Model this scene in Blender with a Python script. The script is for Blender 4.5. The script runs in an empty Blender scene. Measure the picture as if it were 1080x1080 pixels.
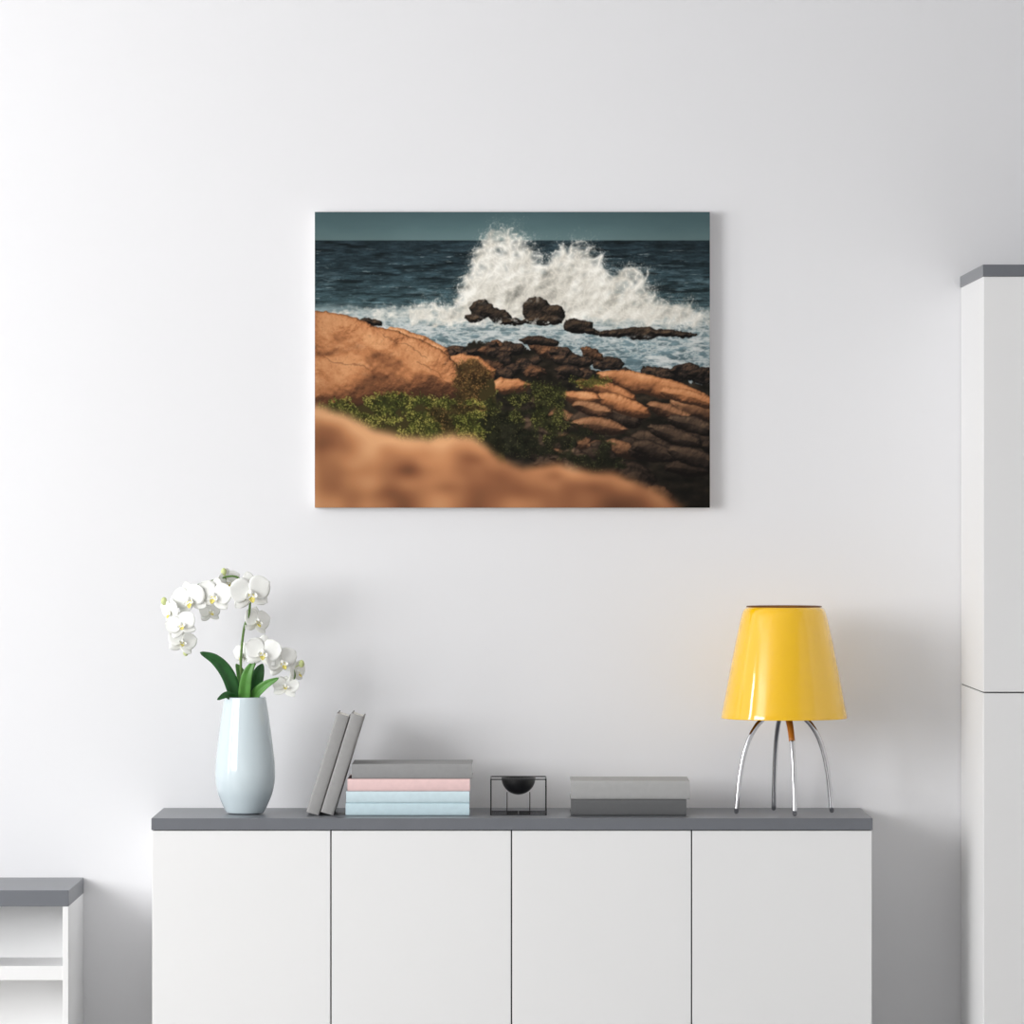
import bpy, bmesh, math, random
import numpy as np
from mathutils import Vector, Matrix, Euler
random.seed(7)
sc = bpy.context.scene
sc.view_settings.view_transform = 'Standard'
sc.view_settings.look = 'None'
COL = sc.collection
F = 5415.0; CAMD = 11.8; CAMZ = 1.5

def W(px, py, y):
    d = CAMD + y
    return Vector(((px-540)*d/F, y, CAMZ-(py-540)*d/F))
def M(px, y): return px*(CAMD+y)/F
def lin(c):
    c = [x/255 for x in c]
    return tuple((x/12.92 if x <= .04045 else ((x+.055)/1.055)**2.4) for x in c)

# ---------------------------------------------------------------- materials
def mat(name, rgb, rough=.5, metal=0, coat=0, noise=0.0, nscale=20, bump=0.0, bscale=200, trans=0, spec=.5, sss=0, stretch=None):
    m = bpy.data.materials.new(name); m.use_nodes = True
    nt = m.node_tree; b = nt.nodes['Principled BSDF']
    c = lin(rgb)
    b.inputs['Base Color'].default_value = (*c, 1)
    b.inputs['Roughness'].default_value = rough
    b.inputs['Metallic'].default_value = metal
    b.inputs['Coat Weight'].default_value = coat
    b.inputs['Specular IOR Level'].default_value = spec
    b.inputs['Transmission Weight'].default_value = trans
    if sss:
        b.inputs['Subsurface Weight'].default_value = sss
        b.inputs['Subsurface Radius'].default_value = (.02, .02, .02)
    tc = nt.nodes.new('ShaderNodeTexCoord')
    src = tc.outputs['Object']
    if stretch:
        mp = nt.nodes.new('ShaderNodeMapping'); mp.inputs['Scale'].default_value = stretch
        nt.links.new(src, mp.inputs['Vector']); src = mp.outputs['Vector']
    n = nt.nodes.new('ShaderNodeTexNoise'); n.inputs['Scale'].default_value = nscale; n.inputs['Detail'].default_value = 4
    nt.links.new(src, n.inputs['Vector'])
    r = nt.nodes.new('ShaderNodeValToRGB')
    k = noise
    r.color_ramp.elements[0].color = (*[x*(1-k) for x in c], 1); r.color_ramp.elements[0].position = .3
    r.color_ramp.elements[1].color = (*[min(1, x*(1+k)) for x in c], 1); r.color_ramp.elements[1].position = .7
    nt.links.new(n.outputs['Fac'], r.inputs['Fac'])
    nt.links.new(r.outputs['Color'], b.inputs['Base Color'])
    if bump:
        n2 = nt.nodes.new('ShaderNodeTexNoise'); n2.inputs['Scale'].default_value = bscale
        nt.links.new(src, n2.inputs['Vector'])
        bp = nt.nodes.new('ShaderNodeBump'); bp.inputs['Strength'].default_value = bump; bp.inputs['Distance'].default_value = .002
        nt.links.new(n2.outputs['Fac'], bp.inputs['Height']); nt.links.new(bp.outputs['Normal'], b.inputs['Normal'])
    return m

m_wall = mat('wall_paint', (236, 236, 238), .9, noise=.006, nscale=1.5, bump=.04, bscale=90, spec=.2)
m_ceil = mat('ceiling_paint', (236, 236, 236), .9, noise=.005)
m_floor = mat('floor_grey_wood', (165, 162, 158), .4, noise=.12, nscale=6, stretch=(1, 12, 1))
m_white = mat('white_lacquer', (240, 240, 240), .45, noise=.004, nscale=3)
m_whitein = mat('white_melamine_inside', (244, 244, 244), .6, noise=.004, nscale=3)
m_gtop = mat('grey_top_laminate', (110, 113, 119), .35, noise=.02, nscale=30)
m_gap = mat('door_gap_dark', (60, 60, 62), .8)
m_vase = mat('vase_glaze', (210, 223, 228), .12, coat=.6, noise=.01, nscale=5)
m_yel = mat('yellow_shade_gloss', (255, 200, 12), .08, coat=1.0, noise=.01, nscale=4)
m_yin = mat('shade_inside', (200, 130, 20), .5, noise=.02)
m_brown = mat('shade_top_rim', (120, 72, 20), .4, noise=.05)
m_chrome = mat('chrome', (205, 205, 208), .08, metal=1)
m_amber = mat('lampshade_reflection_amber', (190, 115, 35), .3, noise=.03)  # colour of the yellow shade as mirrored in the chrome front leg
m_black = mat('black_lacquered_steel', (22, 22, 24), .35, noise=.05)
m_petal = mat('petal_white', (250, 251, 246), .6, noise=.01, nscale=60, sss=.15)
m_lip = mat('orchid_lip_yellow', (235, 222, 120), .5, noise=.2, nscale=300)
m_stem = mat('orchid_stem', (86, 120, 50), .5, noise=.1, nscale=60)
m_leaf = mat('orchid_leaf', (40, 92, 42), .35, noise=.25, nscale=40)
m_leaf2 = mat('orchid_leaf_bright', (84, 140, 60), .4, noise=.2, nscale=40)
m_bud = mat('orchid_bud', (205, 215, 150), .5, noise=.1, nscale=60)
def bookmat(n, c): return mat('bookcloth_'+n, c, .7, noise=.03, nscale=80, bump=.15, bscale=900)
m_bg = bookmat('grey', (158, 157, 156)); m_bg2 = bookmat('grey_stack', (152, 152, 152))
m_bpk = bookmat('pink', (242, 208, 206)); m_bbl = bookmat('blue', (212, 232, 238)); m_bbl2 = bookmat('blue2', (204, 226, 233))
m_blg = bookmat('lightgrey', (174, 174, 173)); m_bdk = bookmat('darkgrey', (98, 99, 100))
m_page = mat('book_pages', (238, 236, 230), .9, noise=.06, nscale=20, stretch=(1, 1, 60))

# ---------------------------------------------------------------- mesh helpers
def finish(bm, name, mats, smooth=False, parent=None, loc=None):
    me = bpy.data.meshes.new(name); bm.to_mesh(me); bm.free()
    for m in (mats if isinstance(mats, (list, tuple)) else [mats]): me.materials.append(m)
    if smooth:
        for p in me.polygons: p.use_smooth = True
    o = bpy.data.objects.new(name, me); COL.objects.link(o)
    if parent: o.parent = parent
    if loc is not None: o.location = loc
    return o
def empty(name, loc=(0, 0, 0)):
    e = bpy.data.objects.new(name, None); e.location = loc; e.empty_display_size = .05; COL.objects.link(e); return e
def addbox(bm, x0, x1, y0, y1, z0, z1, mi=0, bev=0, mtx=None):
    g = bmesh.ops.create_cube(bm, size=1)['verts']
    for v in g:
        v.co = Vector((x0+(v.co.x+.5)*(x1-x0), y0+(v.co.y+.5)*(y1-y0), z0+(v.co.z+.5)*(z1-z0)))
    fs = set(f for v in g for f in v.link_faces)
    for f in fs: f.material_index = mi
    vs = set(g)
    if bev:
        es = list(set(e for v in g for e in v.link_edges))
        r = bmesh.ops.bevel(bm, geom=es, offset=bev, segments=2, profile=.5, affect='EDGES')
        for f in r['faces']: f.material_index = mi
        vs = set(v for f in r['faces'] for v in f.verts) | set(v for v in g if v.is_valid)
    if mtx is not None:
        for v in vs: v.co = mtx @ v.co
def box(name, x0, x1, y0, y1, z0, z1, m, bev=0, parent=None):
    bm = bmesh.new(); addbox(bm, x0, x1, y0, y1, z0, z1, 0, bev)
    return finish(bm, name, m, parent=parent)
def lathe(name, prof, m, seg=96, parent=None, loc=None, close=False):
    bm = bmesh.new(); rings = []
    for r, z in prof:
        if r < 1e-6: rings.append([bm.verts.new((0, 0, z))])
        else: rings.append([bm.verts.new((r*math.cos(2*math.pi*i/seg), r*math.sin(2*math.pi*i/seg), z)) for i in range(seg)])
    for a, b in zip(rings[:-1], rings[1:]):
        for i in range(seg):
            j = (i+1) % seg
            if len(a) == 1 and len(b) == 1: continue
            if len(a) == 1: bm.faces.new((a[0], b[j], b[i]))
            elif len(b) == 1: bm.faces.new((a[i], a[j], b[0]))
            else: bm.faces.new((a[i], a[j], b[j], b[i]))
    bmesh.ops.recalc_face_normals(bm, faces=bm.faces)
    return finish(bm, name, m, True, parent, loc)
def catmull(pts, n=10):
    P = [Vector(p) for p in pts]; P = [P[0]*2-P[1]]+P+[P[-1]*2-P[-2]]; out = []
    for i in range(1, len(P)-2):
        for k in range(n):
            t = k/n
            out.append(.5*((2*P[i])+(P[i+1]-P[i-1])*t+(2*P[i-1]-5*P[i]+4*P[i+1]-P[i+2])*t*t+(3*P[i]-P[i-1]-3*P[i+1]+P[i+2])*t**3))
    out.append(P[-2]); return out
def tube(bm, pts, r0, r1=None, seg=12, mi=0):
    if r1 is None: r1 = r0
    rings = []
    up = Vector((0.1, 1, .05)).normalized()
    for i, p in enumerate(pts):
        t = (pts[min(i+1, len(pts)-1)]-pts[max(i-1, 0)]).normalized()
        a = t.cross(up).normalized(); b = t.cross(a).normalized()
        r = r0+(r1-r0)*i/(len(pts)-1)
        rings.append([bm.verts.new(p+a*r*math.cos(2*math.pi*k/seg)+b*r*math.sin(2*math.pi*k/seg)) for k in range(seg)])
    for A, B in zip(rings[:-1], rings[1:]):
        for k in range(seg):
            f = bm.faces.new((A[k], A[(k+1) % seg], B[(k+1) % seg], B[k])); f.material_index = mi
    f = bm.faces.new(rings[0]); f.material_index = mi
    f = bm.faces.new(rings[-1]); f.material_index = mi

# ---------------------------------------------------------------- room
box('wall_back', -4.5, 3.2, 0, .15, 0, 3.0, m_wall)
box('floor', -4.5, 3.2, -13, .15, -.1, 0, m_floor)
box('ceiling', -4.5, 3.2, -13, .15, 3.0, 3.1, m_ceil)
box('wall_right', 3.2, 3.35, -13, .15, 0, 3.0, m_wall)
box('baseboard_back', -4.5, -1.75, -.012, -.0005, .0005, .08, m_white, .002)

# ---------------------------------------------------------------- sideboard
D = .40
sb = empty('sideboard', (0, 0, 0))
xl, xr = W(159.5, 0, -D).x, W(920.5, 0, -D).x
ztop = W(0, 863, -D).z; zu = W(0, 875.5, -D).z
box('top_panel', xl, xr, -D, -.001, zu, ztop, m_gtop, .0012, sb)
bl, br = xl+.002, xr-.002
box('carcass', bl, br, -D+.024, -.002, .08, zu, m_white, .0008, sb)
box('carcass_reveal', bl+.003, br-.003, -D+.0215, -D+.0245, .085, zu-.001, m_gap, 0, sb)
box('plinth', bl+.03, br-.03, -D+.05, -.03, 0.0005, .082, m_gtop, 0, sb)
gx = [bl, W(349, 0, -D).x, W(539.5, 0, -D).x, W(729.5, 0, -D).x, br]
for i in range(4):
    a = gx[i]+(.0 if i == 0 else .0015); b = gx[i+1]-(.0 if i == 3 else .0015)
    box('door_leaf_%d' % (i+1), a, b, -D+.003, -D+.022, .085, zu-.0015, m_white, .001, sb)

# ---------------------------------------------------------------- tall cabinet
TD = .57
tc_ = empty('tall_cabinet')
tx0 = W(1037, 0, -TD).x; tx1 = tx0+.8
tt = W(0, 279, -TD).z; tu = W(0, 291.5, -TD).z; tm = W(0, 730.5, -TD).z
box('top_panel', tx0-.001, tx1+.001, -TD, -.001, tu, tt, m_gtop, .0012, tc_)
for nm, z0, z1 in (('upper', tm+.0012, tu), ('lower', .08, tm-.0012)):
    box('carcass_'+nm, tx0+.001, tx1-.001, -TD+.0225, -.002, z0, z1, m_white, .0005, tc_)
    mid = (tx0+tx1)/2
    box('door_leaf_left_'+nm, tx0+.001, mid-.0015, -TD+.003, -TD+.0218, z0+.0003, z1-.0003, m_white, .001, tc_)
    box('door_leaf_right_'+nm, mid+.0015, tx1-.001, -TD+.003, -TD+.0218, z0+.0003, z1-.0003, m_white, .001, tc_)
box('reveal_middle', tx0+.003, tx1-.003, -TD+.03, -.01, tm-.002, tm+.002, m_gap, 0, tc_)
box('plinth', tx0+.03, tx1-.03, -TD+.05, -.03, .0005, .082, m_gtop, 0, tc_)

# ---------------------------------------------------------------- low open shelf
LD = .40
ls = empty('low_bookshelf')
lx1 = W(72.5, 0, -LD).x; lx0 = lx1-.85
lt = W(0, 939, -LD).z; lu = W(0, 956, -LD).z
box('top_panel', lx0, lx1, -LD, -.001, lu, lt, m_gtop, .0012, ls)
t = M(6, -LD)
box('side_right', lx1-t-.001, lx1-.001, -LD+.002, -.002, 0.0005, lu, m_white, .0008, ls)
box('side_left', lx0+.001, lx0+t+.001, -LD+.002, -.002, 0.0005, lu, m_white, .0008, ls)
box('back_panel', lx0+t, lx1-t-.0005, -.172, -.163, .08, lu, m_whitein, 0, ls)
s0 = W(0, 1034, -LD).z; s1 = W(0, 1019, -LD).z
box('shelf_board', lx0+t+.001, lx1-t-.001, -LD+.004, -.172, s0, s1, m_white, .0008, ls)
box('bottom_board', lx0+t+.001, lx1-t-.001, -LD+.004, -.172, .06, .085, m_white, .0008, ls)
box('toe_kick', lx0+t+.001, lx1-t-.001, -LD+.03, -LD+.045, .0005, .06, m_white, 0, ls)

# ---------------------------------------------------------------- books
ZT = ztop + .0006
def book(bm, L, Dp, H, mtx, mc, mp):
    c = .0028
    addbox(bm, 0, L, .004, Dp, 0, c, mc, .0006, mtx)
    addbox(bm, 0, L, .004, Dp, H-c, H, mc, .0006, mtx)
    addbox(bm, .003, L-.003, .005, Dp-.004, c, H-c, mp, 0, mtx)
    n = 10; ring0 = []; ring1 = []
    for k in range(n+1):
        a = math.pi*k/n
        yy = .005-.005*math.sin(a)**.6 if 0 < k < n else .005
        zz = H*(.5-.5*math.cos(a))
        ring0.append(bm.verts.new(mtx @ Vector((0, yy, zz)))); ring1.append(bm.verts.new(mtx @ Vector((L, yy, zz))))
    for k in range(n):
        f = bm.faces.new((ring0[k], ring1[k], ring1[k+1], ring0[k+1])); f.material_index = mc
    f = bm.faces.new(ring0); f.material_index = mc
    f = bm.faces.new(ring1[::-1]); f.material_index = mc
def stack(name, items, yf, zt0):
    bm = bmesh.new(); mats = [m_page]; z = zt0
    for (pxa, pxb, hpx, dp, m, rot) in items:
        mats.append(m); L = M(pxb-pxa, yf); x = W(pxa, 0, yf).x; H = M(hpx, yf)
        mt = Matrix.Translation((x+L/2, yf+dp/2, z)) @ Matrix.Rotation(math.radians(rot), 4, 'Z') @ Matrix.Translation((-L/2, -dp/2, 0))
        book(bm, L, dp, H, mt, len(mats)-1, 0); z += H+.0002
    bmesh.ops.recalc_face_normals(bm, faces=bm.faces)
    return finish(bm, name, mats)
yf = -.31
stack('book_stack', [(364.5, 495, 13, .2, m_bbl2, 0), (365, 495, 12.5, .2, m_bbl, 0), (366.5, 495.5, 13, .2, m_bpk, 0), (371, 498, 15.5, .2, m_bg2, 0)], yf, ZT)
stack('book_stack', [(602, 724, 17, .19, m_bdk, 0), (602, 727.5, 19.5, .19, m_blg, 0)], yf, ZT)
bm = bmesh.new(); H = M(109, yf); T = M(13.8, yf); dp = .17
ang = math.radians(17.2)
for k, px in enumerate((323, 338.2)):
    p = W(px, 0, yf)
    base = Matrix(((0, 0, 1, 0), (0, 1, 0, 0), (1, 0, 0, 0), (0, 0, 0, 1)))
    zoff = math.sin(ang)*T
    mt = Matrix.Translation((p.x, yf, ZT+zoff)) @ Matrix.Rotation(ang, 4, 'Y') @ base
    book(bm, H, dp, T, mt, 1, 0)
bmesh.ops.recalc_face_normals(bm, faces=bm.faces)
finish(bm, 'leaning_books', [m_page, m_bg])

# ---------------------------------------------------------------- candle holder (wire cube + bowl)
ch = empty('candle_bowl_holder')
yc = -.235; s = M(29, yc); cx = W(546.8, 0, yc).x; r = .0013
z0 = ZT+r; z1 = z0+M(37, yc)
bm = bmesh.new()
def bar(a, b, rr=r): addbox(bm, min(a[0], b[0])-rr, max(a[0], b[0])+rr, min(a[1], b[1])-rr, max(a[1], b[1])+rr, min(a[2], b[2])-rr, max(a[2], b[2])+rr)
C = [(cx-s, yc-s), (cx+s, yc-s), (cx+s, yc+s), (cx-s, yc+s)]
for i in range(4):
    a = C[i]; b = C[(i+1) % 4]
    bar((*a, z0), (*b, z0)); bar((*a, z1), (*b, z1)); bar((*a, z0), (*a, z1))
q = M(12, yc)
Q = [(cx-q, yc-q), (cx+q, yc-q), (cx+q, yc+q), (cx-q, yc+q)]
for i in range(4):
    a = Q[i]; b = Q[(i+1) % 4]
    bar((*a, z0), (*b, z0), .001); bar((*a, z0), (*a, z0+M(21, yc)), .001)
bar((cx-s, yc, z0), (cx+s, yc, z0), .001); bar((cx, yc-s, z0), (cx, yc+s, z0), .001)
finish(bm, 'wire_frame', m_black, parent=ch)
R = M(18, yc); zc = z1+.001
prof = [(0, zc-R)]+[(R*math.sin(a), zc-R*math.cos(a)) for a in np.linspace(.1, math.pi/2, 16)]
prof += [(R-.002, zc+.0006)]+[((R-.003)*math.sin(a), zc-(R-.003)*math.cos(a)) for a in np.linspace(math.pi/2, .1, 12)]+[(0, zc-R+.003)]
lathe('bowl', prof, m_black, parent=ch, loc=(cx, yc, 0), seg=48)

# ---------------------------------------------------------------- vase
yv = -.235; vc = W(258.5, 0, yv).x
vp = [(0, 0), (15, 0), (18.5, .6), (20.5, 2.5), (25, 12), (29, 22), (31.3, 33), (31.8, 42), (31.2, 55), (29.3, 72), (27, 90), (24.7, 106), (22.8, 118), (22, 122.3), (21.6, 123), (21.0, 122.6)]
vin = [(21.6, 116), (24.5, 100), (28, 70), (29.5, 45), (26, 18), (15, 5), (0, 4)]
pts = catmull([Vector((a, 0, b)) for a, b in vp[2:14]], 5)
prof = [(0, 0), (15, 0)]+[(p.x, p.z) for p in pts]+vp[14:]+vin
lathe('flower_vase', [(M(a, yv), M(b, yv)) for a, b in prof], m_vase, loc=(vc, yv, ZT))

# ---------------------------------------------------------------- orchids
orc = empty('orchid_spray', (vc, yv, ZT))
def child(bm, name, mats):
    me_o = finish(bm, name, mats, True); me_o.parent = orc; me_o.matrix_parent_inverse = Matrix.Translation(-Vector((vc, yv, ZT))); return me_o
def petal(bm, mt, L, Wd, curl, cup, pw, mi, ph):
    nu, nv = 10, 8; g = []
    for i in range(nu+1):
        u = i/nu; row = []
        w = Wd*(math.sin(math.pi*min(1, (u*.97+.03))**pw))**.62 if 0 < u < 1 else Wd*.12
        for j in range(nv+1):
            v = j/nv*2-1
            x = v*w*.5; y = u*L
            z = curl*L*u*u - cup*abs(v)**2*w*.4 + .035*L*math.sin(5*u+3*v+ph)*abs(v) 
            if i == nu: y -= .04*L*abs(v)
            row.append(bm.verts.new(mt @ Vector((x, y, z))))
        g.append(row)
    for i in range(nu):
        for j in range(nv):
            f = bm.faces.new((g[i][j], g[i][j+1], g[i+1][j+1], g[i+1][j])); f.material_index = mi
def blossom(bm, c, R, yaw, pitch, roll):
    rng = random.random
    B = Matrix.Translation(c) @ Matrix.Rotation(math.radians(yaw), 4, 'Z') @ Matrix.Rotation(math.radians(pitch), 4, 'X') @ Matrix.Rotation(math.radians(90), 4, 'X') @ Matrix.Rotation(math.radians(roll), 4, 'Z')
    for a in (0, 128, -128):
        petal(bm, B @ Matrix.Rotation(math.radians(a), 4, 'Z') @ Matrix.Translation((0, 0, -.002)), R*.98, R*.72, -.12+.1*rng(), .25, .8, 0, rng()*6)
    for a in (68, -68):
        petal(bm, B @ Matrix.Rotation(math.radians(a), 4, 'Z') @ Matrix.Translation((0, 0, .0015)), R*1.03, R*1.18, .02+.14*rng(), .12, .92, 0, rng()*6)
    for a, l, w in ((180, .44, .28), (130, .32, .24), (-130, .32, .24)):
        petal(bm, B @ Matrix.Rotation(math.radians(a), 4, 'Z') @ Matrix.Translation((0, 0, .003)), R*l, R*w, .6, -.7, .9, 1 if a == 180 else 2, 0)
    r = bmesh.ops.create_uvsphere(bm, u_segments=10, v_segments=8, radius=R*.1, matrix=B @ Matrix.Translation((0, R*.03, R*.12)) @ Matrix.Diagonal((1, 1.3, 1.5, 1)))
fl = [ # px, py, diameter px, y depth, yaw, pitch, roll
 (264, 625, 44, -.27, 15, 5, 8), (226, 628, 38, -.26, -10, 0, -10), (200, 632, 38, -.25, -20, 8, 14), (180, 645, 29, -.24, -50, 5, 0),
 (191, 659, 32, -.27, -5, -15, 20), (192, 677, 31, -.24, 20, -20, -15), (240, 613, 28, -.22, 35, 15, 10), (271, 655, 33, -.22, 40, -10, -12),
 (221, 645, 26, -.21, 30, -20, 6), (277, 688, 38, -.27, 10, -5, -8), (256, 690, 27, -.22, -45, 0, 10), (297, 698, 35, -.25, 25, 0, 15),
 (301, 724, 28, -.24, 10, -30, -10), (313, 708, 28, -.22, 55, -5, 5)]
bm = bmesh.new()
for (a, b, dia, y, yaw, pi_, ro) in fl:
    blossom(bm, W(a, b, y), M(dia/2*1.05, y), yaw, pi_, ro)
child(bm, 'blossoms', [m_petal, m_lip, m_petal])
bm = bmesh.new()
def P3(l): return [W(a, b, y) for a, b, y in l]
st1 = catmull(P3([(257, 850, -.235), (256, 780, -.235), (256, 735, -.235), (254, 700, -.235), (257, 665, -.235), (263, 645, -.235), (262, 622, -.235), (248, 608, -.235), (226, 612, -.23), (203, 620, -.23), (187, 640, -.225), (186, 660, -.23), (191, 676, -.225)]), 8)
tube(bm, st1, .0034, .0016, 8)
st2 = catmull(P3([(260, 850, -.235), (261, 780, -.235), (262, 735, -.235), (267, 705, -.235), (277, 690, -.235), (293, 690, -.235), (307, 702, -.23), (311, 714, -.23), (303, 724, -.225)]), 8)
tube(bm, st2, .003, .0014, 8)
for (a, b, dia, y, *_r) in fl:
    c = W(a, b, y+.004)
    n = min(st1+st2, key=lambda p: (p-c).length)
    m_ = (n+c)/2+Vector((0, .004, -.004))
    tube(bm, catmull([n, m_, c], 4), .0014, .0012, 6)
child(bm, 'stems', [m_stem])
bm = bmesh.new()
for a, b, y, rr in ((173, 634, -.23, 3.2), (196, 688, -.225, 3), (318, 700, -.225, 3), (236, 603, -.23, 3)):
    bmesh.ops.create_uvsphere(bm, u_segments=12, v_segments=8, radius=M(rr, y), matrix=Matrix.Translation(W(a, b, y)) @ Matrix.Diagonal((1, 1, 1.35, 1)))
    c = W(a, b, y); n = min(st1+st2, key=lambda p: (p-c).length); tube(bm, [n, (n+c)/2, c], .0012, .001, 6)
child(bm, 'buds', [m_bud])
def leaf(bm, pts, wpx, tilt, mi):
    sp = catmull(P3(pts), 8); n = len(sp); rows = []
    for i, p in enumerate(sp):
        u = i/(n-1); t_ = (sp[min(i+1, n-1)]-sp[max(i-1, 0)]).normalized()
        side = t_.cross(Vector((math.sin(tilt), -math.cos(tilt), 0))).normalized(); nn = side.cross(t_).normalized()
        w = M(wpx/2, -.23)*max(.04, (math.sin(math.pi*(u*.85+.13))**.7) if u < .98 else .05)
        rows.append([bm.verts.new(p+side*w*v+nn*abs(v)*w*.35) for v in (-1, -.6, -.2, 0, .2, .6, 1)])
    for A, B in zip(rows[:-1], rows[1:]):
        for k in range(6):
            f = bm.faces.new((A[k], A[k+1], B[k+1], B[k])); f.material_index = mi
bm = bmesh.new()
leaf(bm, [(256, 770, -.235), (249, 738, -.24), (240, 712, -.25), (227, 696, -.26), (211, 688, -.265)], 15, .3, 0)
leaf(bm, [(258, 770, -.235), (258, 735, -.25), (261, 712, -.265), (268, 697, -.27)], 13, -.2, 1)
leaf(bm, [(262, 770, -.23), (266, 735, -.23), (272, 712, -.24), (277, 700, -.24)], 15, .1, 0)
leaf(bm, [(256, 770, -.23), (256, 735, -.22), (254, 712, -.21), (249, 700, -.21)], 12, .4, 1)
leaf(bm, [(262, 770, -.235), (267, 738, -.245), (278, 724, -.26), (294, 715, -.27)], 11, -.4, 1)
leaf(bm, [(254, 770, -.235), (250, 742, -.25), (240, 733, -.27), (229, 738, -.285)], 9, 0, 0)
child(bm, 'leaves', [m_leaf, m_leaf2])
for o in orc.children:
    if o.name.startswith('leaves') or o.name.startswith('blossoms'):
        md = o.modifiers.new('sol', 'SOLIDIFY'); md.thickness = .0006

# ---------------------------------------------------------------- lamp
yl = -.225; lc = W(827, 0, yl).x
lamp = empty('table_lamp', (lc, yl, ZT))
def zz(py): return W(0, py, yl).z-ZT
prf = [(66.8, 757.5), (66.9, 755.5), (64.3, 742), (60.5, 722), (56.6, 702), (52.6, 682), (48.8, 664), (46.0, 652), (44.3, 646), (42.0, 641.8), (39.3, 640)]
sp = catmull([Vector((a, 0, b)) for a, b in prf], 6)
out = [(M(p.x, yl), zz(p.z)) for p in sp]
inn = [(M(p.x-1.2, yl), zz(p.z+(.8 if i > len(sp)*.8 else 0))) for i, p in enumerate(sp)][::-1]
lathe('shade', out+[(M(38, yl), zz(640.2))], m_yel, 128, lamp)
lathe('shade_lining', [(M(38, yl), zz(640.2))]+inn+[(M(66.8, yl), zz(757.5))], m_yin, 128, lamp)
lathe('top_disc', [(0, zz(642)), (M(37.5, yl), zz(642)), (M(38.6, yl), zz(640.0)), (M(39.6, yl), zz(639.0)), (M(39.8, yl), zz(640.6))], m_brown, 96, lamp)
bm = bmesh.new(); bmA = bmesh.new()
th = math.radians(9.4)
legpts = [(8, 735), (14, 745), (22, 757), (30, 766), (38, 780), (44, 799), (48.5, 825), (51.5, 857.2)]
for k in range(4):
    a = -math.pi/2*k + th
    pts = catmull([Vector((M(rr, yl)*math.cos(a), M(rr, yl)*math.sin(a), zz(py) if py < 857 else M(2.2, yl))) for rr, py in legpts], 8)
    tube(bm, pts, M(2.9, yl), M(2.5, yl), 16)
    e = pts[-1]; bmesh.ops.create_uvsphere(bm, u_segments=12, v_segments=8, radius=M(2.5, yl), matrix=Matrix.Translation((e.x, e.y, M(2.5, yl))))
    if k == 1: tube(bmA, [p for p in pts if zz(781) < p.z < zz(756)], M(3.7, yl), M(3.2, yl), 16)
bmesh.ops.create_cone(bm, cap_ends=True, segments=32, radius1=M(12, yl), radius2=M(9, yl), depth=M(12, yl), matrix=Matrix.Translation((0, 0, zz(735))))
for k in range(3):
    a = math.radians(120*k+20)
    tube(bm, [Vector((0, 0, zz(722))), Vector((M(26, yl)*math.cos(a), M(26, yl)*math.sin(a), zz(716))), Vector((M(54, yl)*math.cos(a), M(54, yl)*math.sin(a), zz(710)))], .002, .002, 8)
bmesh.ops.create_cone(bm, cap_ends=True, segments=24, radius1=M(7, yl), radius2=M(6, yl), depth=M(18, yl), matrix=Matrix.Translation((0, 0, zz(721))))
finish(bm, 'chrome_legs', m_chrome, True, lamp)
finish(bmA, 'leg_shade_reflection', m_amber, True, lamp)  # amber tube paints the shade's reflection onto the front leg
bulbm = mat('bulb_glass', (240, 235, 225), .3)
lathe('bulb', [(0, zz(668))]+[(M(12*math.sin(a), yl), zz(680-12*math.cos(a))) for a in np.linspace(.2, 2.3, 14)]+[(M(5, yl), zz(702)), (M(5, yl), zz(712))], bulbm, 32, lamp)

# ---------------------------------------------------------------- PAINTING : generated in code
S = 2.5; PW, PH = 417, 312
nw, nh = int(PW*S), int(PH*S)
X, Y = np.meshgrid((np.arange(nw)+.5)/S+332, (np.arange(nh)+.5)/S+224)
X = X.astype(np.float32); Y = Y.astype(np.float32)
TAB = {}
def vnoise(x, y, seed):
    if seed not in TAB: TAB[seed] = np.random.RandomState(seed).rand(256, 256).astype(np.float32)
    T = TAB[seed]
    xi = np.floor(x).astype(int); yi = np.floor(y).astype(int); fx = x-xi; fy = y-yi
    fx = fx*fx*(3-2*fx); fy = fy*fy*(3-2*fy)
    a = T[yi % 256, xi % 256]; b = T[yi % 256, (xi+1) % 256]; c = T[(yi+1) % 256, xi % 256]; d = T[(yi+1) % 256, (xi+1) % 256]
    return (a+(b-a)*fx)*(1-fy)+(c+(d-c)*fx)*fy
def fbm(f, seed, oct=4, ax=1., ay=1., x=None, y=None, gain=.5):
    x = X if x is None else x; y = Y if y is None else y
    s = 0; a = 1; t = 0
    for o in range(oct):
        s = s+a*vnoise(x*f*ax*2**o+13.7*o, y*f*ay*2**o+7.3*o, seed+o); t += a; a *= gain
    return s/t*2-1
def sst(a, b, v):
    t = np.clip((v-a)/(b-a), 0, 1); return t*t*(3-2*t)
def gblur(A, s):
    r_ = int(max(1, round(s*2.6))); k = np.exp(-np.arange(-r_, r_+1)**2/(2*s*s)); k /= k.sum()
    for ax in (0, 1):
        P = np.pad(A, [(r_, r_) if i == ax else (0, 0) for i in range(2)], mode='edge'); o = np.zeros_like(A)
        n = A.shape[ax]
        for i, kk in enumerate(k): o += kk*(P[i:i+n] if ax == 0 else P[:, i:i+n])
        A = o
    return A
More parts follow.
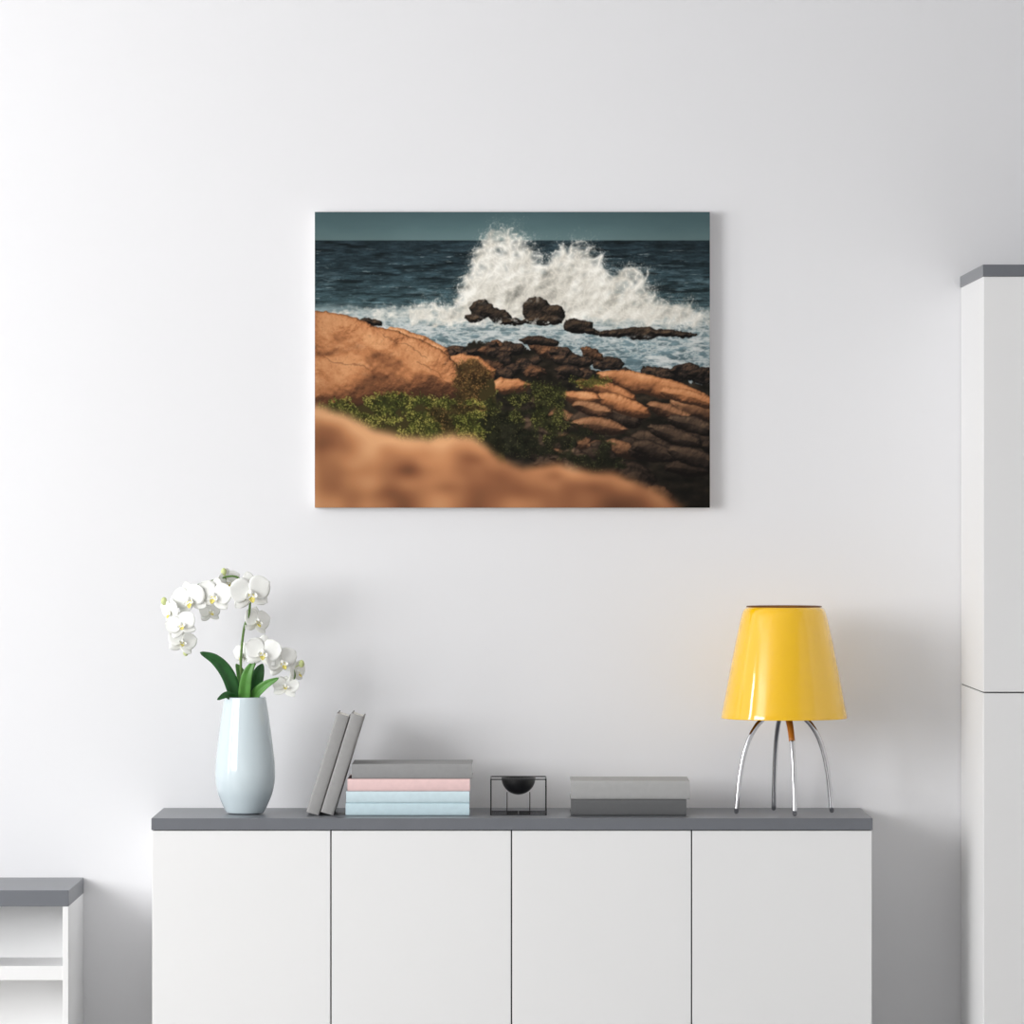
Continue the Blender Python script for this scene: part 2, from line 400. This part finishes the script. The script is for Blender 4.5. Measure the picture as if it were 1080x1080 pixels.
def sdf(poly, x, y):
    P = np.array(poly, float); n = len(P)
    d = np.full(x.shape, 1e9, np.float32); s = np.ones(x.shape, np.float32)
    for i in range(n):
        a = P[i]; b = P[i-1]; e = b-a; wx = x-a[0]; wy = y-a[1]
        t = np.clip((wx*e[0]+wy*e[1])/max(1e-6, (e@e)), 0, 1)
        bx = wx-e[0]*t; by = wy-e[1]*t; d = np.minimum(d, bx*bx+by*by)
        c1 = y >= a[1]; c2 = y < b[1]; c3 = e[0]*wy > e[1]*wx
        fl_ = (c1 & c2 & c3) | (~c1 & ~c2 & ~c3); s = np.where(fl_, -s, s)
    return s*np.sqrt(d)
img = np.zeros((nh, nw, 3), np.float32)
def over(mask, col):
    global img
    col = np.asarray(col, np.float32)
    if col.ndim == 1: col = col[None, None, :]
    img = img*(1-mask[..., None])+col*mask[..., None]
def ramp(t, stops):
    t = np.clip(t, 0, 1); ps = [s[0] for s in stops]
    return np.stack([np.interp(t, ps, [s[1][k] for s in stops]) for k in range(3)], -1)
w1x = fbm(.06, 1); w1y = fbm(.06, 11); w2x = fbm(.25, 21, 3); w2y = fbm(.25, 31, 3)
def wsdf(poly, wa, wb): return sdf(poly, X+w1x*wa+w2x*wb, Y+w1y*wa+w2y*wb)
def rock(poly, stops, R=12, wa=3, wb=1, soft=.6, nf=.1, na=.5, seed=50, L=(-.4, -.75, .5), fine=.04, ay=1., alpha=1, bias=.2, gain=.42):
    P = np.array(poly); mg = wa+wb+6
    i0 = max(0, int((P[:, 1].min()-mg-224)*S)); i1 = min(nh, int((P[:, 1].max()+mg-224)*S)); j0 = max(0, int((P[:, 0].min()-mg-332)*S)); j1 = min(nw, int((P[:, 0].max()+mg-332)*S))
    if i1-i0 < 4 or j1-j0 < 4: return
    sl = (slice(i0, i1), slice(j0, j1)); x = X[sl]; y = Y[sl]
    d = sdf(poly, x+w1x[sl]*wa+w2x[sl]*wb, y+w1y[sl]*wa+w2y[sl]*wb)
    t = np.clip(-d/R, 0, 1); h = R*np.sqrt(1-(1-t)**2)*.8+na*R*fbm(nf, seed, 4, 1, ay, x, y, gain)
    gy, gx_ = np.gradient(h); gx_ = gx_*S; gy = gy*S
    ln = math.sqrt(sum(q*q for q in L))
    lam = (-gx_*L[0]-gy*L[1]+L[2])/np.sqrt(gx_**2+gy**2+1)/ln
    v = lam*.8+bias+fine*fbm(.8, seed+3, 3, x=x, y=y)+.14*fbm(.06, seed+9, 3, x=x, y=y)
    v = v-.25*sst(3, 0, -d)*(gy > 0)
    mk = (sst(soft, -soft, d)*alpha)[..., None]
    img[sl] = img[sl]*(1-mk)+ramp(v, stops)*mk
rs = np.random.RandomState(11)
def irr(cx_, cy_, rx, ry, rot, n=8, jit=.2):
    o = []
    for k in range(n):
        a = 2*math.pi*k/n+rs.uniform(-jit, jit); q_ = rs.uniform(1-jit, 1+jit*.6)
        u, v = rx*math.cos(a)*q_, ry*math.sin(a)*q_
        o.append((cx_+u*math.cos(rot)-v*math.sin(rot), cy_+u*math.sin(rot)+v*math.cos(rot)))
    return o
# sky & sea
over(np.ones_like(X), ramp((Y-224)/31, [(0, (80, 104, 108)), (.5, (90, 115, 118)), (1, (106, 130, 131))])+3*fbm(.03, 5, 3, 1, 4)[..., None])
sea = ramp((Y-254)/80, [(0, (38, 51, 57)), (.4, (46, 62, 68)), (.8, (62, 82, 87)), (1, (82, 104, 108))])
rip = fbm(.07, 60, 5, 1, 6, gain=.75); sea = sea*(1+.65*rip[..., None])
sea = sea+np.array([34, 38, 39])*sst(.1, .5, fbm(.06, 66, 5, 1, 7, gain=.65))[..., None]*(.25+.75*sst(258, 300, Y))[..., None]
sea = sea*(1-.4*sst(.1, .5, fbm(.035, 68, 4, 1, 8))[..., None])
over(sst(253.6, 254.6, Y), sea)
cap = sst(.38, .58, fbm(.12, 70, 5, .6, 5, gain=.6))*sst(256, 270, Y)
over(cap*.6, (165, 178, 178))
near = ramp((Y-325)/75, [(0, (136, 154, 156)), (.5, (110, 131, 136)), (1, (82, 103, 110))])
near = near*(1+.3*fbm(.10, 72, 5, 1, 3, gain=.6)[..., None])
over(sst(318, 330, Y+4*w1y-3*sst(332, 480, X)), near)
lace = 1-np.abs(fbm(.09, 75, 5, 1, 3.0, gain=.6))*4.0
over(np.clip(lace, 0, 1)*sst(326, 334, Y)*(.85-.25*sst(350, 400, Y)), (214, 218, 215))
over(sst(.0, .45, fbm(.06, 79, 6, 1, 3.8, gain=.62))*sst(328, 338, Y)*.8, (220, 221, 217))
d = wsdf([(345, 333), (362, 327), (400, 326), (432, 324), (452, 321), (480, 322), (520, 326), (600, 328), (690, 322), (715, 322), (735, 324), (760, 324), (760, 342), (700, 348), (600, 345), (500, 342), (440, 342), (400, 339), (350, 338)], 6, 6)
surf = sst(2, -4, d)*(.35+.65*sst(-.35, .25, fbm(.10, 84, 5, 1, 2.4)))
over(surf, (ramp(.5+.8*fbm(.16, 80, 5, 1, 1.5, gain=.6), [(0, (140, 152, 152)), (.5, (205, 207, 200)), (1, (240, 236, 226))])))
# ------- splash : ballistic droplets accumulated along fans of filaments
acc = np.zeros((nh, nw), np.float32)
def plume(outline, ox0, ox1, oy, nf_, npart, spread=1., rp=.38):
    P = np.array(outline, float); seg = np.r_[0, np.cumsum(np.hypot(*np.diff(P, axis=0).T))]
    s = rs.rand(nf_)*seg[-1]; tx = np.interp(s, seg, P[:, 0])+rs.randn(nf_)*2; ty = np.interp(s, seg, P[:, 1])+rs.randn(nf_)*2.5
    f = s/seg[-1]; ox = ox0+(ox1-ox0)*np.clip(f+rs.randn(nf_)*.16, 0, 1); oy_ = oy+rs.randn(nf_)*3
    r_ = (rs.rand(nf_)**rp)*(1+.05*np.abs(rs.randn(nf_))); tx = ox+(tx-ox)*r_; ty = oy_+(ty-oy_)*r_
    cxp = ox+(tx-ox)*.42; cyp = oy_+(ty-oy_)*.75
    t = rs.rand(nf_, npart)**.8; a = lambda q: q[:, None]
    x = (1-t)**2*a(ox)+2*t*(1-t)*a(cxp)+t*t*a(tx); y = (1-t)**2*a(oy_)+2*t*(1-t)*a(cyp)+t*t*a(ty)
    wd = .9+4.6*t*spread*a(rs.rand(nf_)**1.2+.3)
    x = x+rs.randn(*x.shape)*wd; y = y+rs.randn(*x.shape)*wd
    wx = fbm(.10, 500, 4, x=x, y=y, gain=.62); wy = fbm(.10, 510, 4, x=x, y=y, gain=.62); x = x+wx*7.5; y = y+wy*7.5
    ix = ((x-332)*S).astype(int).ravel(); iy = ((y-224)*S).astype(int).ravel()
    ok = (ix >= 0) & (ix < nw) & (iy >= 0) & (iy < nh); np.add.at(acc, (iy[ok], ix[ok]), 1)
plume([(486, 322), (489, 304), (496, 289), (504, 272), (511, 256), (522, 247), (538, 244), (551, 249), (562, 261), (571, 279), (577, 298)], 504, 558, 334, 1700, 270)
plume([(579, 302), (581, 283), (588, 268), (599, 261), (612, 259), (625, 264), (636, 276), (645, 291)], 572, 626, 334, 1250, 260)
plume([(638, 296), (652, 292), (666, 285), (683, 284), (688, 293), (686, 306), (696, 318), (710, 327)], 596, 668, 336, 760, 230)
plume([(432, 332), (440, 323), (454, 319), (468, 321), (480, 328), (494, 322)], 440, 500, 340, 160, 160)
plume([(690, 330), (706, 322), (724, 322), (736, 330)], 670, 740, 342, 140, 160)
a_f = gblur(acc, .85); a_m = gblur(acc, 3.5); a_w = gblur(acc, 10.)
haze = 1-np.exp(-a_w*.09)
body = 1-np.exp(-a_m*.6*sst(.3, 1.8, a_m)); fine_ = 1-np.exp(-a_f*.5)
m_ = np.clip(np.maximum(body*.98, fine_)+haze*.3*(1-body), 0, 1)
det = np.clip(a_f/(a_m+.25), 0, 2.2)
bil = fbm(.05, 520, 5, gain=.55); gyb, gxb = np.gradient(gblur((11*bil).astype(np.float32), 3.5))
lam = .70+.08*(det-1)-.8*(gxb*S*.5+gyb*S*.6)*.55+.12*sst(330, 262, Y)+.08*fbm(.25, 530, 4, gain=.5)-.30*np.exp(-((X-578)/10)**2-((Y-306)/24)**2)-.14*np.exp(-((X-545)/20)**2-((Y-312)/14)**2)-.12*np.exp(-((X-625)/20)**2-((Y-318)/12)**2)
over(m_, ramp(lam, [(0, (116, 116, 110)), (.3, (172, 168, 158)), (.6, (222, 217, 205)), (1, (255, 252, 243))]))
# surf rocks
dk = [(0, (20, 19, 18)), (.45, (42, 37, 33)), (.8, (76, 62, 50)), (1, (114, 92, 72))]
dk2 = [(0, (20, 19, 18)), (.45, (46, 40, 36)), (.8, (92, 70, 55)), (1, (156, 112, 78))]
for (x, y, a, b, rt) in ((508, 327, 14, 11, .1), (526, 334, 14, 8, .25), (500, 336, 10, 5, 0), (566, 326, 17, 14, -.1), (585, 331, 14, 10, .3), (572, 338, 22, 6, 0), (540, 340, 14, 4, 0), (610, 344, 18, 8.5, .05), (624, 350, 9, 4, .2), (652, 352, 22, 5, 0), (676, 352, 20, 7.5, .02), (704, 352, 20, 5, -.02), (724, 354, 12, 3, 0), (392, 340, 13, 4, .1)):
    rock(irr(x, y, a, b, rt, 10, .14), dk, 7, 1.5, 1.4, .7, .14, .4, seed=50+int(x) % 40, bias=.10)
over(sst(.05, .5, fbm(.18, 160, 5, 1, 1.5, gain=.6))*np.exp(-((Y-341)/5.)**2)*sst(600, 580, X)*sst(470, 500, X)*.85, (216, 214, 206))
over(sst(.1, .5, fbm(.16, 162, 5, 1, 2, gain=.6))*np.exp(-((Y-358)/3.)**2)*sst(580, 610, X)*.8, (210, 214, 212))
over(sst(-.1, .6, fbm(.16, 164, 5, gain=.6))*np.exp(-((Y-314)/6.)**2)*sst(495, 510, X)*sst(610, 590, X)*.6, (214, 208, 194))
# ground base for the lower-right, mid dark rocks
over(sst(1.5, -1.5, wsdf([(470, 366), (500, 360), (548, 366), (600, 380), (640, 396), (690, 398), (760, 404), (760, 545), (470, 545)], 6, 5)), ramp(.45+.6*fbm(.09, 170, 5, 1, 1.8), [(0, (20, 19, 16)), (.5, (40, 36, 30)), (1, (76, 64, 50))]))
mid = [(470+rs.rand()*165, 358+rs.rand()*40) for _ in range(46)]
mid = sorted([m for m in mid if m[1] > 352+.12*abs(m[0]-520) and m[1] < 402], key=lambda q: q[1])
for k, (x, y) in enumerate(mid):
    rock(irr(x, y, rs.uniform(8, 15), rs.uniform(4.5, 8), rs.uniform(-.3, .4)), dk2 if rs.rand() < .7 else [(0, (28, 23, 20)), (.5, (82, 60, 46)), (1, (176, 120, 82))], 6, 2, 1.5, .6, .13, .4, seed=60+k % 30, bias=.10)
for (x, y, a, b) in ((570, 360, 24, 5.5), (612, 381, 16, 7), (646, 384, 14, 8), (600, 392, 16, 7), (660, 392, 8, 4)):
    rock(irr(x, y, a, b, .1), dk2, 6, 1.5, 1.2, .6, .13, .4, seed=int(x) % 90, bias=.08)
for x in (690, 706, 724, 742):
    rock(irr(x, 393+rs.rand()*6, 18, 9, .1), dk2, 7, 2, 1.5, .7, .13, .5, seed=int(x) % 90, bias=.02)
orange = [(0, (62, 43, 32)), (.3, (130, 84, 56)), (.6, (192, 128, 84)), (.85, (222, 162, 114)), (1, (240, 192, 148))]
orange2 = [(0, (40, 30, 25)), (.35, (96, 68, 50)), (.65, (156, 110, 78)), (1, (212, 162, 118))]
brown = [(0, (24, 20, 18)), (.4, (52, 43, 37)), (.7, (86, 69, 56)), (1, (138, 111, 86))]
sl_ = sorted([(560+rs.rand()*200, 424+rs.rand()*105) for _ in range(46)], key=lambda q: q[1])
for k, (x, y) in enumerate(sl_):
    rock(irr(x, y, rs.uniform(14, 26), rs.uniform(7, 12), rs.uniform(.05, .4), 9, .14), brown if rs.rand() < .85 else orange2, 10, 2, .8, .9, .06, .3, seed=300+k, alpha=.95, bias=-.04 if y > 465 else .05)
over(.42*sst(465, 545, Y+.1*(X-560)), (18, 16, 14))
rock([(470, 378), (486, 373), (506, 377), (524, 390), (520, 400), (500, 402), (480, 392)], orange, 9, 2, 1, .6, .08, .3, seed=200, bias=.06)
rock([(510, 408), (528, 398), (548, 400), (562, 406), (556, 414), (530, 416)], orange, 8, 2, 1, .6, .08, .3, seed=203, bias=.06)
for (x, y, a, b, rt, st) in ((736, 432, 34, 11, .25, orange2), (690, 408, 66, 11, .22, orange), (728, 420, 34, 8, .25, orange), (706, 434, 26, 8, .3, orange2), (640, 412, 36, 9, .28, orange), (656, 428, 32, 10, .3, orange), (614, 420, 22, 8, .15, orange), (624, 432, 24, 8, .25, orange2), (730, 448, 30, 9, .25, brown), (632, 450, 30, 9, .1, orange2), (712, 460, 30, 9, .3, brown), (690, 476, 28, 10, .3, brown), (730, 482, 30, 10, .3, brown)):
    rock(irr(x, y, a, b, rt, 12, .1), st, 10, 2, .7, .7, .05, .28, seed=206+int(x) % 50, bias=.08)
rock([(590, 478), (606, 472), (620, 480), (628, 496), (600, 500)], brown, 10, 2, 1, .8, .08, .3, seed=230)
rock([(524, 456), (536, 446), (548, 455), (552, 472), (540, 480), (528, 470)], [(0, (30, 28, 26)), (.5, (70, 62, 52)), (1, (130, 112, 92))], 9, 2, 1, .7, .1, .3, seed=233)
over(sst(1, -1, wsdf([(320, 410), (520, 400), (540, 520), (320, 500)], 2, 1)), (62, 54, 32))
# big boulder left
rock([(404, 350), (412, 345), (428, 348), (452, 357), (472, 368), (476, 378), (440, 376)], orange, 10, 2, .8, .5, .1, .3, seed=236)
rock([(320, 326), (345, 331), (368, 334), (392, 343), (420, 350), (448, 360), (468, 370), (482, 383), (491, 398), (490, 414), (470, 422), (440, 420), (410, 424), (380, 428), (350, 436), (320, 432)], orange, 34, 3, 1, .6, .03, .42, seed=240, L=(-.15, -.66, .72), fine=.08, gain=.32, bias=-.01)
bd = sst(0, -4, wsdf([(320, 326), (345, 331), (392, 343), (448, 360), (482, 383), (491, 398), (490, 414), (440, 420), (380, 428), (320, 432)], 3, 1))
over(bd*.45*sst(395, 432, Y+6*w1y), (112, 70, 46))
over(sst(.1, .7, fbm(.07, 255, 5, 1, 1.6, gain=.6))*bd*.4*sst(415, 375, Y), (238, 184, 136))
over(sst(.3, .6, fbm(.5, 258, 3))*bd*.22, (124, 78, 50))
for cr, st_ in (([(332, 372), (350, 380), (372, 383), (392, 392), (410, 396)], .8), ([(404, 352), (420, 362), (436, 366), (452, 378)], .6), ([(392, 392), (400, 405), (396, 420)], .6), ([(440, 382), (462, 392), (478, 408)], .5)):
    dd = sdf(cr+cr[::-1], X+w1x*4+w2x*2, Y+w1y*4+w2y*2); over(np.exp(-(dd/st_)**2)*.42*bd, (98, 58, 38))
# bushes
def bush(poly, n, cols, base, wa=5, wb=3, al=.85, big=1., thr=-.45, lift=.5):
    d = wsdf(poly, wa, wb); cl = fbm(.09, 310+n, 4); cs = fbm(.045, 320+n, 3)
    ok = sst(2, -3, d)*al*sst(thr-.1, thr+.2, cs+.5*cl)
    over(ok, ramp(.5+.8*fbm(.2, 300+n, 4), [(0, tuple(.45*b for b in base)), (1, base)]))
    P = np.array(poly); x0, y0 = P.min(0); x1, y1 = P.max(0)
    for k in range(n):
        x = rs.uniform(x0-2, x1+2); y = rs.uniform(y0-2, y1+2)
        ix = int((x-332)*S); iy = int((y-224)*S)
        if not (5 < ix < nw-6 and 5 < iy < nh-6): continue
        if d[iy, ix] > 1.5+rs.rand()*2 or cs[iy, ix]+.5*cl[iy, ix] < thr: continue
        q_ = np.clip(lift+1.1*cl[iy, ix]+.26*rs.randn(), 0, 1)
        c = np.array(cols[int((1-q_)*(len(cols)-.01))], float)*(.85+.3*rs.rand())
        a = rs.uniform(-.9, .9)+(math.pi/2 if rs.rand() < .5 else 0); yy, xx = np.mgrid[-4:5, -4:5]
        u = xx*math.cos(a)+yy*math.sin(a); v = -xx*math.sin(a)+yy*math.cos(a)
        rr = rs.uniform(.7, 1.3)*big
        mk = np.clip(1.6-np.sqrt((u/(1.7*rr))**2+(v/(.8*rr))**2), 0, 1)[..., None]*.75
        img[iy-4:iy+5, ix-4:ix+5] = img[iy-4:iy+5, ix-4:ix+5]*(1-mk)+c*mk
g1 = [(178, 168, 84), (152, 150, 68), (126, 130, 56), (96, 102, 46), (66, 74, 36), (42, 48, 26)]
g2 = [(138, 134, 68), (108, 110, 56), (82, 86, 44), (58, 62, 34), (38, 42, 26)]
g3 = [(84, 84, 50), (60, 62, 38), (42, 45, 30), (28, 30, 21)]
rd = [(172, 126, 72), (140, 102, 58), (104, 90, 50), (74, 64, 38), (44, 40, 26)]
bush([(500, 440), (560, 430), (610, 448), (650, 470), (660, 496), (620, 496), (580, 480), (520, 480)], 2400, g3, (40, 42, 29), thr=-.3)
bush([(478, 404), (484, 384), (500, 380), (520, 392), (512, 404), (500, 420), (480, 425)], 700, rd, (80, 62, 38))
bush([(512, 422), (530, 408), (560, 404), (590, 406), (600, 418), (594, 436), (600, 450), (570, 465), (530, 455), (500, 440)], 2600, g2, (54, 56, 32), thr=-.25, lift=.55)
bush([(600, 402), (622, 397), (645, 402), (640, 408), (610, 407)], 260, g1, (84, 84, 40))
bush([(335, 430), (360, 422), (395, 419), (430, 415), (460, 420), (485, 420), (510, 428), (520, 450), (500, 470), (460, 474), (420, 470), (380, 460), (335, 444)], 4600, g1, (72, 74, 36), 5, 4, big=1.2, thr=-.35, lift=.62)
bush([(450, 430), (480, 425), (515, 432), (524, 452), (505, 466), (470, 462)], 800, rd, (68, 56, 34), thr=-.1)
# the lens softness of the printed photo
for k in range(3): img[..., k] = gblur(img[..., k], .75)
# foreground out of focus rock
d = sdf([(320, 424), (345, 432), (368, 440), (395, 453), (425, 462), (452, 464), (478, 459), (500, 462), (516, 474), (528, 486), (552, 494), (590, 490), (620, 498), (645, 499), (672, 510), (700, 522), (722, 538), (722, 560), (320, 560)], X, Y+2*w1y)
def blob(x, y, rx, ry): return np.exp(-(((X-x)/rx)**2+((Y-y)/ry)**2))
dkn = np.clip(.85*blob(440, 497, 22, 9)+.45*blob(350, 470, 24, 8)+.5*blob(560, 520, 34, 8)+.5*blob(400, 522, 36, 8)+.55*blob(628, 514, 18, 7)+.45*blob(500, 484, 16, 6)+.4*blob(470, 515, 18, 7)+.45*blob(585, 502, 12, 5)+.4*blob(372, 498, 20, 7), 0, .85)
fv = .60+.5*fbm(.026, 400, 2)-.0015*(Y-480)+.22*sst(-20, -5, d)-.3*sst(600, 720, X)-.42*dkn
fgc = ramp(gblur(fv.astype(np.float32), 6), [(0, (92, 60, 44)), (.35, (148, 96, 66)), (.7, (200, 138, 94)), (1, (230, 172, 124))])
fm = gblur(sst(7, -6, d).astype(np.float32), 4.5)
over(fm, fgc)
img *= (1-.12*sst(.6, 1.1, np.sqrt(((X-540)/230)**2+((Y-380)/190)**2)))[..., None]
img = np.clip(img, 0, 255)/255
buf = np.ones((nh, nw, 4), np.float32); buf[..., :3] = img[::-1]
im = bpy.data.images.new('ocean_print', nw, nh, alpha=False)
im.pixels.foreach_set(buf.ravel()); im.update(); im.pack()
m_print = bpy.data.materials.new('canvas_print'); m_print.use_nodes = True
nt = m_print.node_tree; b = nt.nodes['Principled BSDF']; tx = nt.nodes.new('ShaderNodeTexImage'); tx.image = im
nt.links.new(tx.outputs['Color'], b.inputs['Base Color']); b.inputs['Roughness'].default_value = .85; b.inputs['Specular IOR Level'].default_value = .1
m_cedge = mat('canvas_edge', (225, 222, 220), .8, bump=.2, bscale=900)
CD = .034
a = W(332, 223.5, -CD); c = W(748.7, 535.5, -CD)
bm = bmesh.new(); addbox(bm, a.x, c.x, -CD, -.001, c.z, a.z, 1, 0)
uv = bm.loops.layers.uv.new('UVMap'); bm.normal_update()
for f in bm.faces:
    if f.normal.y < -.9:
        f.material_index = 0
        for l in f.loops: l[uv].uv = ((l.vert.co.x-a.x)/(c.x-a.x), (l.vert.co.z-c.z)/(a.z-c.z))
finish(bm, 'wall_canvas_print', [m_print, m_cedge])

# ---------------------------------------------------------------- light
w = bpy.data.worlds.new('world'); sc.world = w; w.use_nodes = True
w.node_tree.nodes['Background'].inputs['Color'].default_value = (.98, .988, 1, 1)
w.node_tree.nodes['Background'].inputs['Strength'].default_value = 1.08
def area(name, loc, target, sx, sy, p, col=(1, 1, 1)):
    l = bpy.data.lights.new(name, 'AREA'); l.shape = 'RECTANGLE'; l.size = sx; l.size_y = sy; l.energy = p; l.color = col
    o = bpy.data.objects.new(name, l); COL.objects.link(o); o.location = loc
    o.rotation_euler = (Vector(target)-Vector(loc)).to_track_quat('-Z', 'Y').to_euler(); return o
area('window_light', (-4.2, -4.4, 2.0), (0, 0, 1.3), 2.2, 1.9, 150, (1, 1, 1))
area('window_light', (-4.4, -2.2, 1.8), (0, -.3, 1.2), .4, 1.8, 28, (1, 1, 1))

cam = bpy.data.cameras.new('camera'); co = bpy.data.objects.new('camera', cam); COL.objects.link(co)
co.location = (0, -CAMD, CAMZ); co.rotation_euler = (math.pi/2, 0, 0)
cam.sensor_width = 36; cam.lens = F/1080*36; cam.clip_end = 100
sc.camera = co
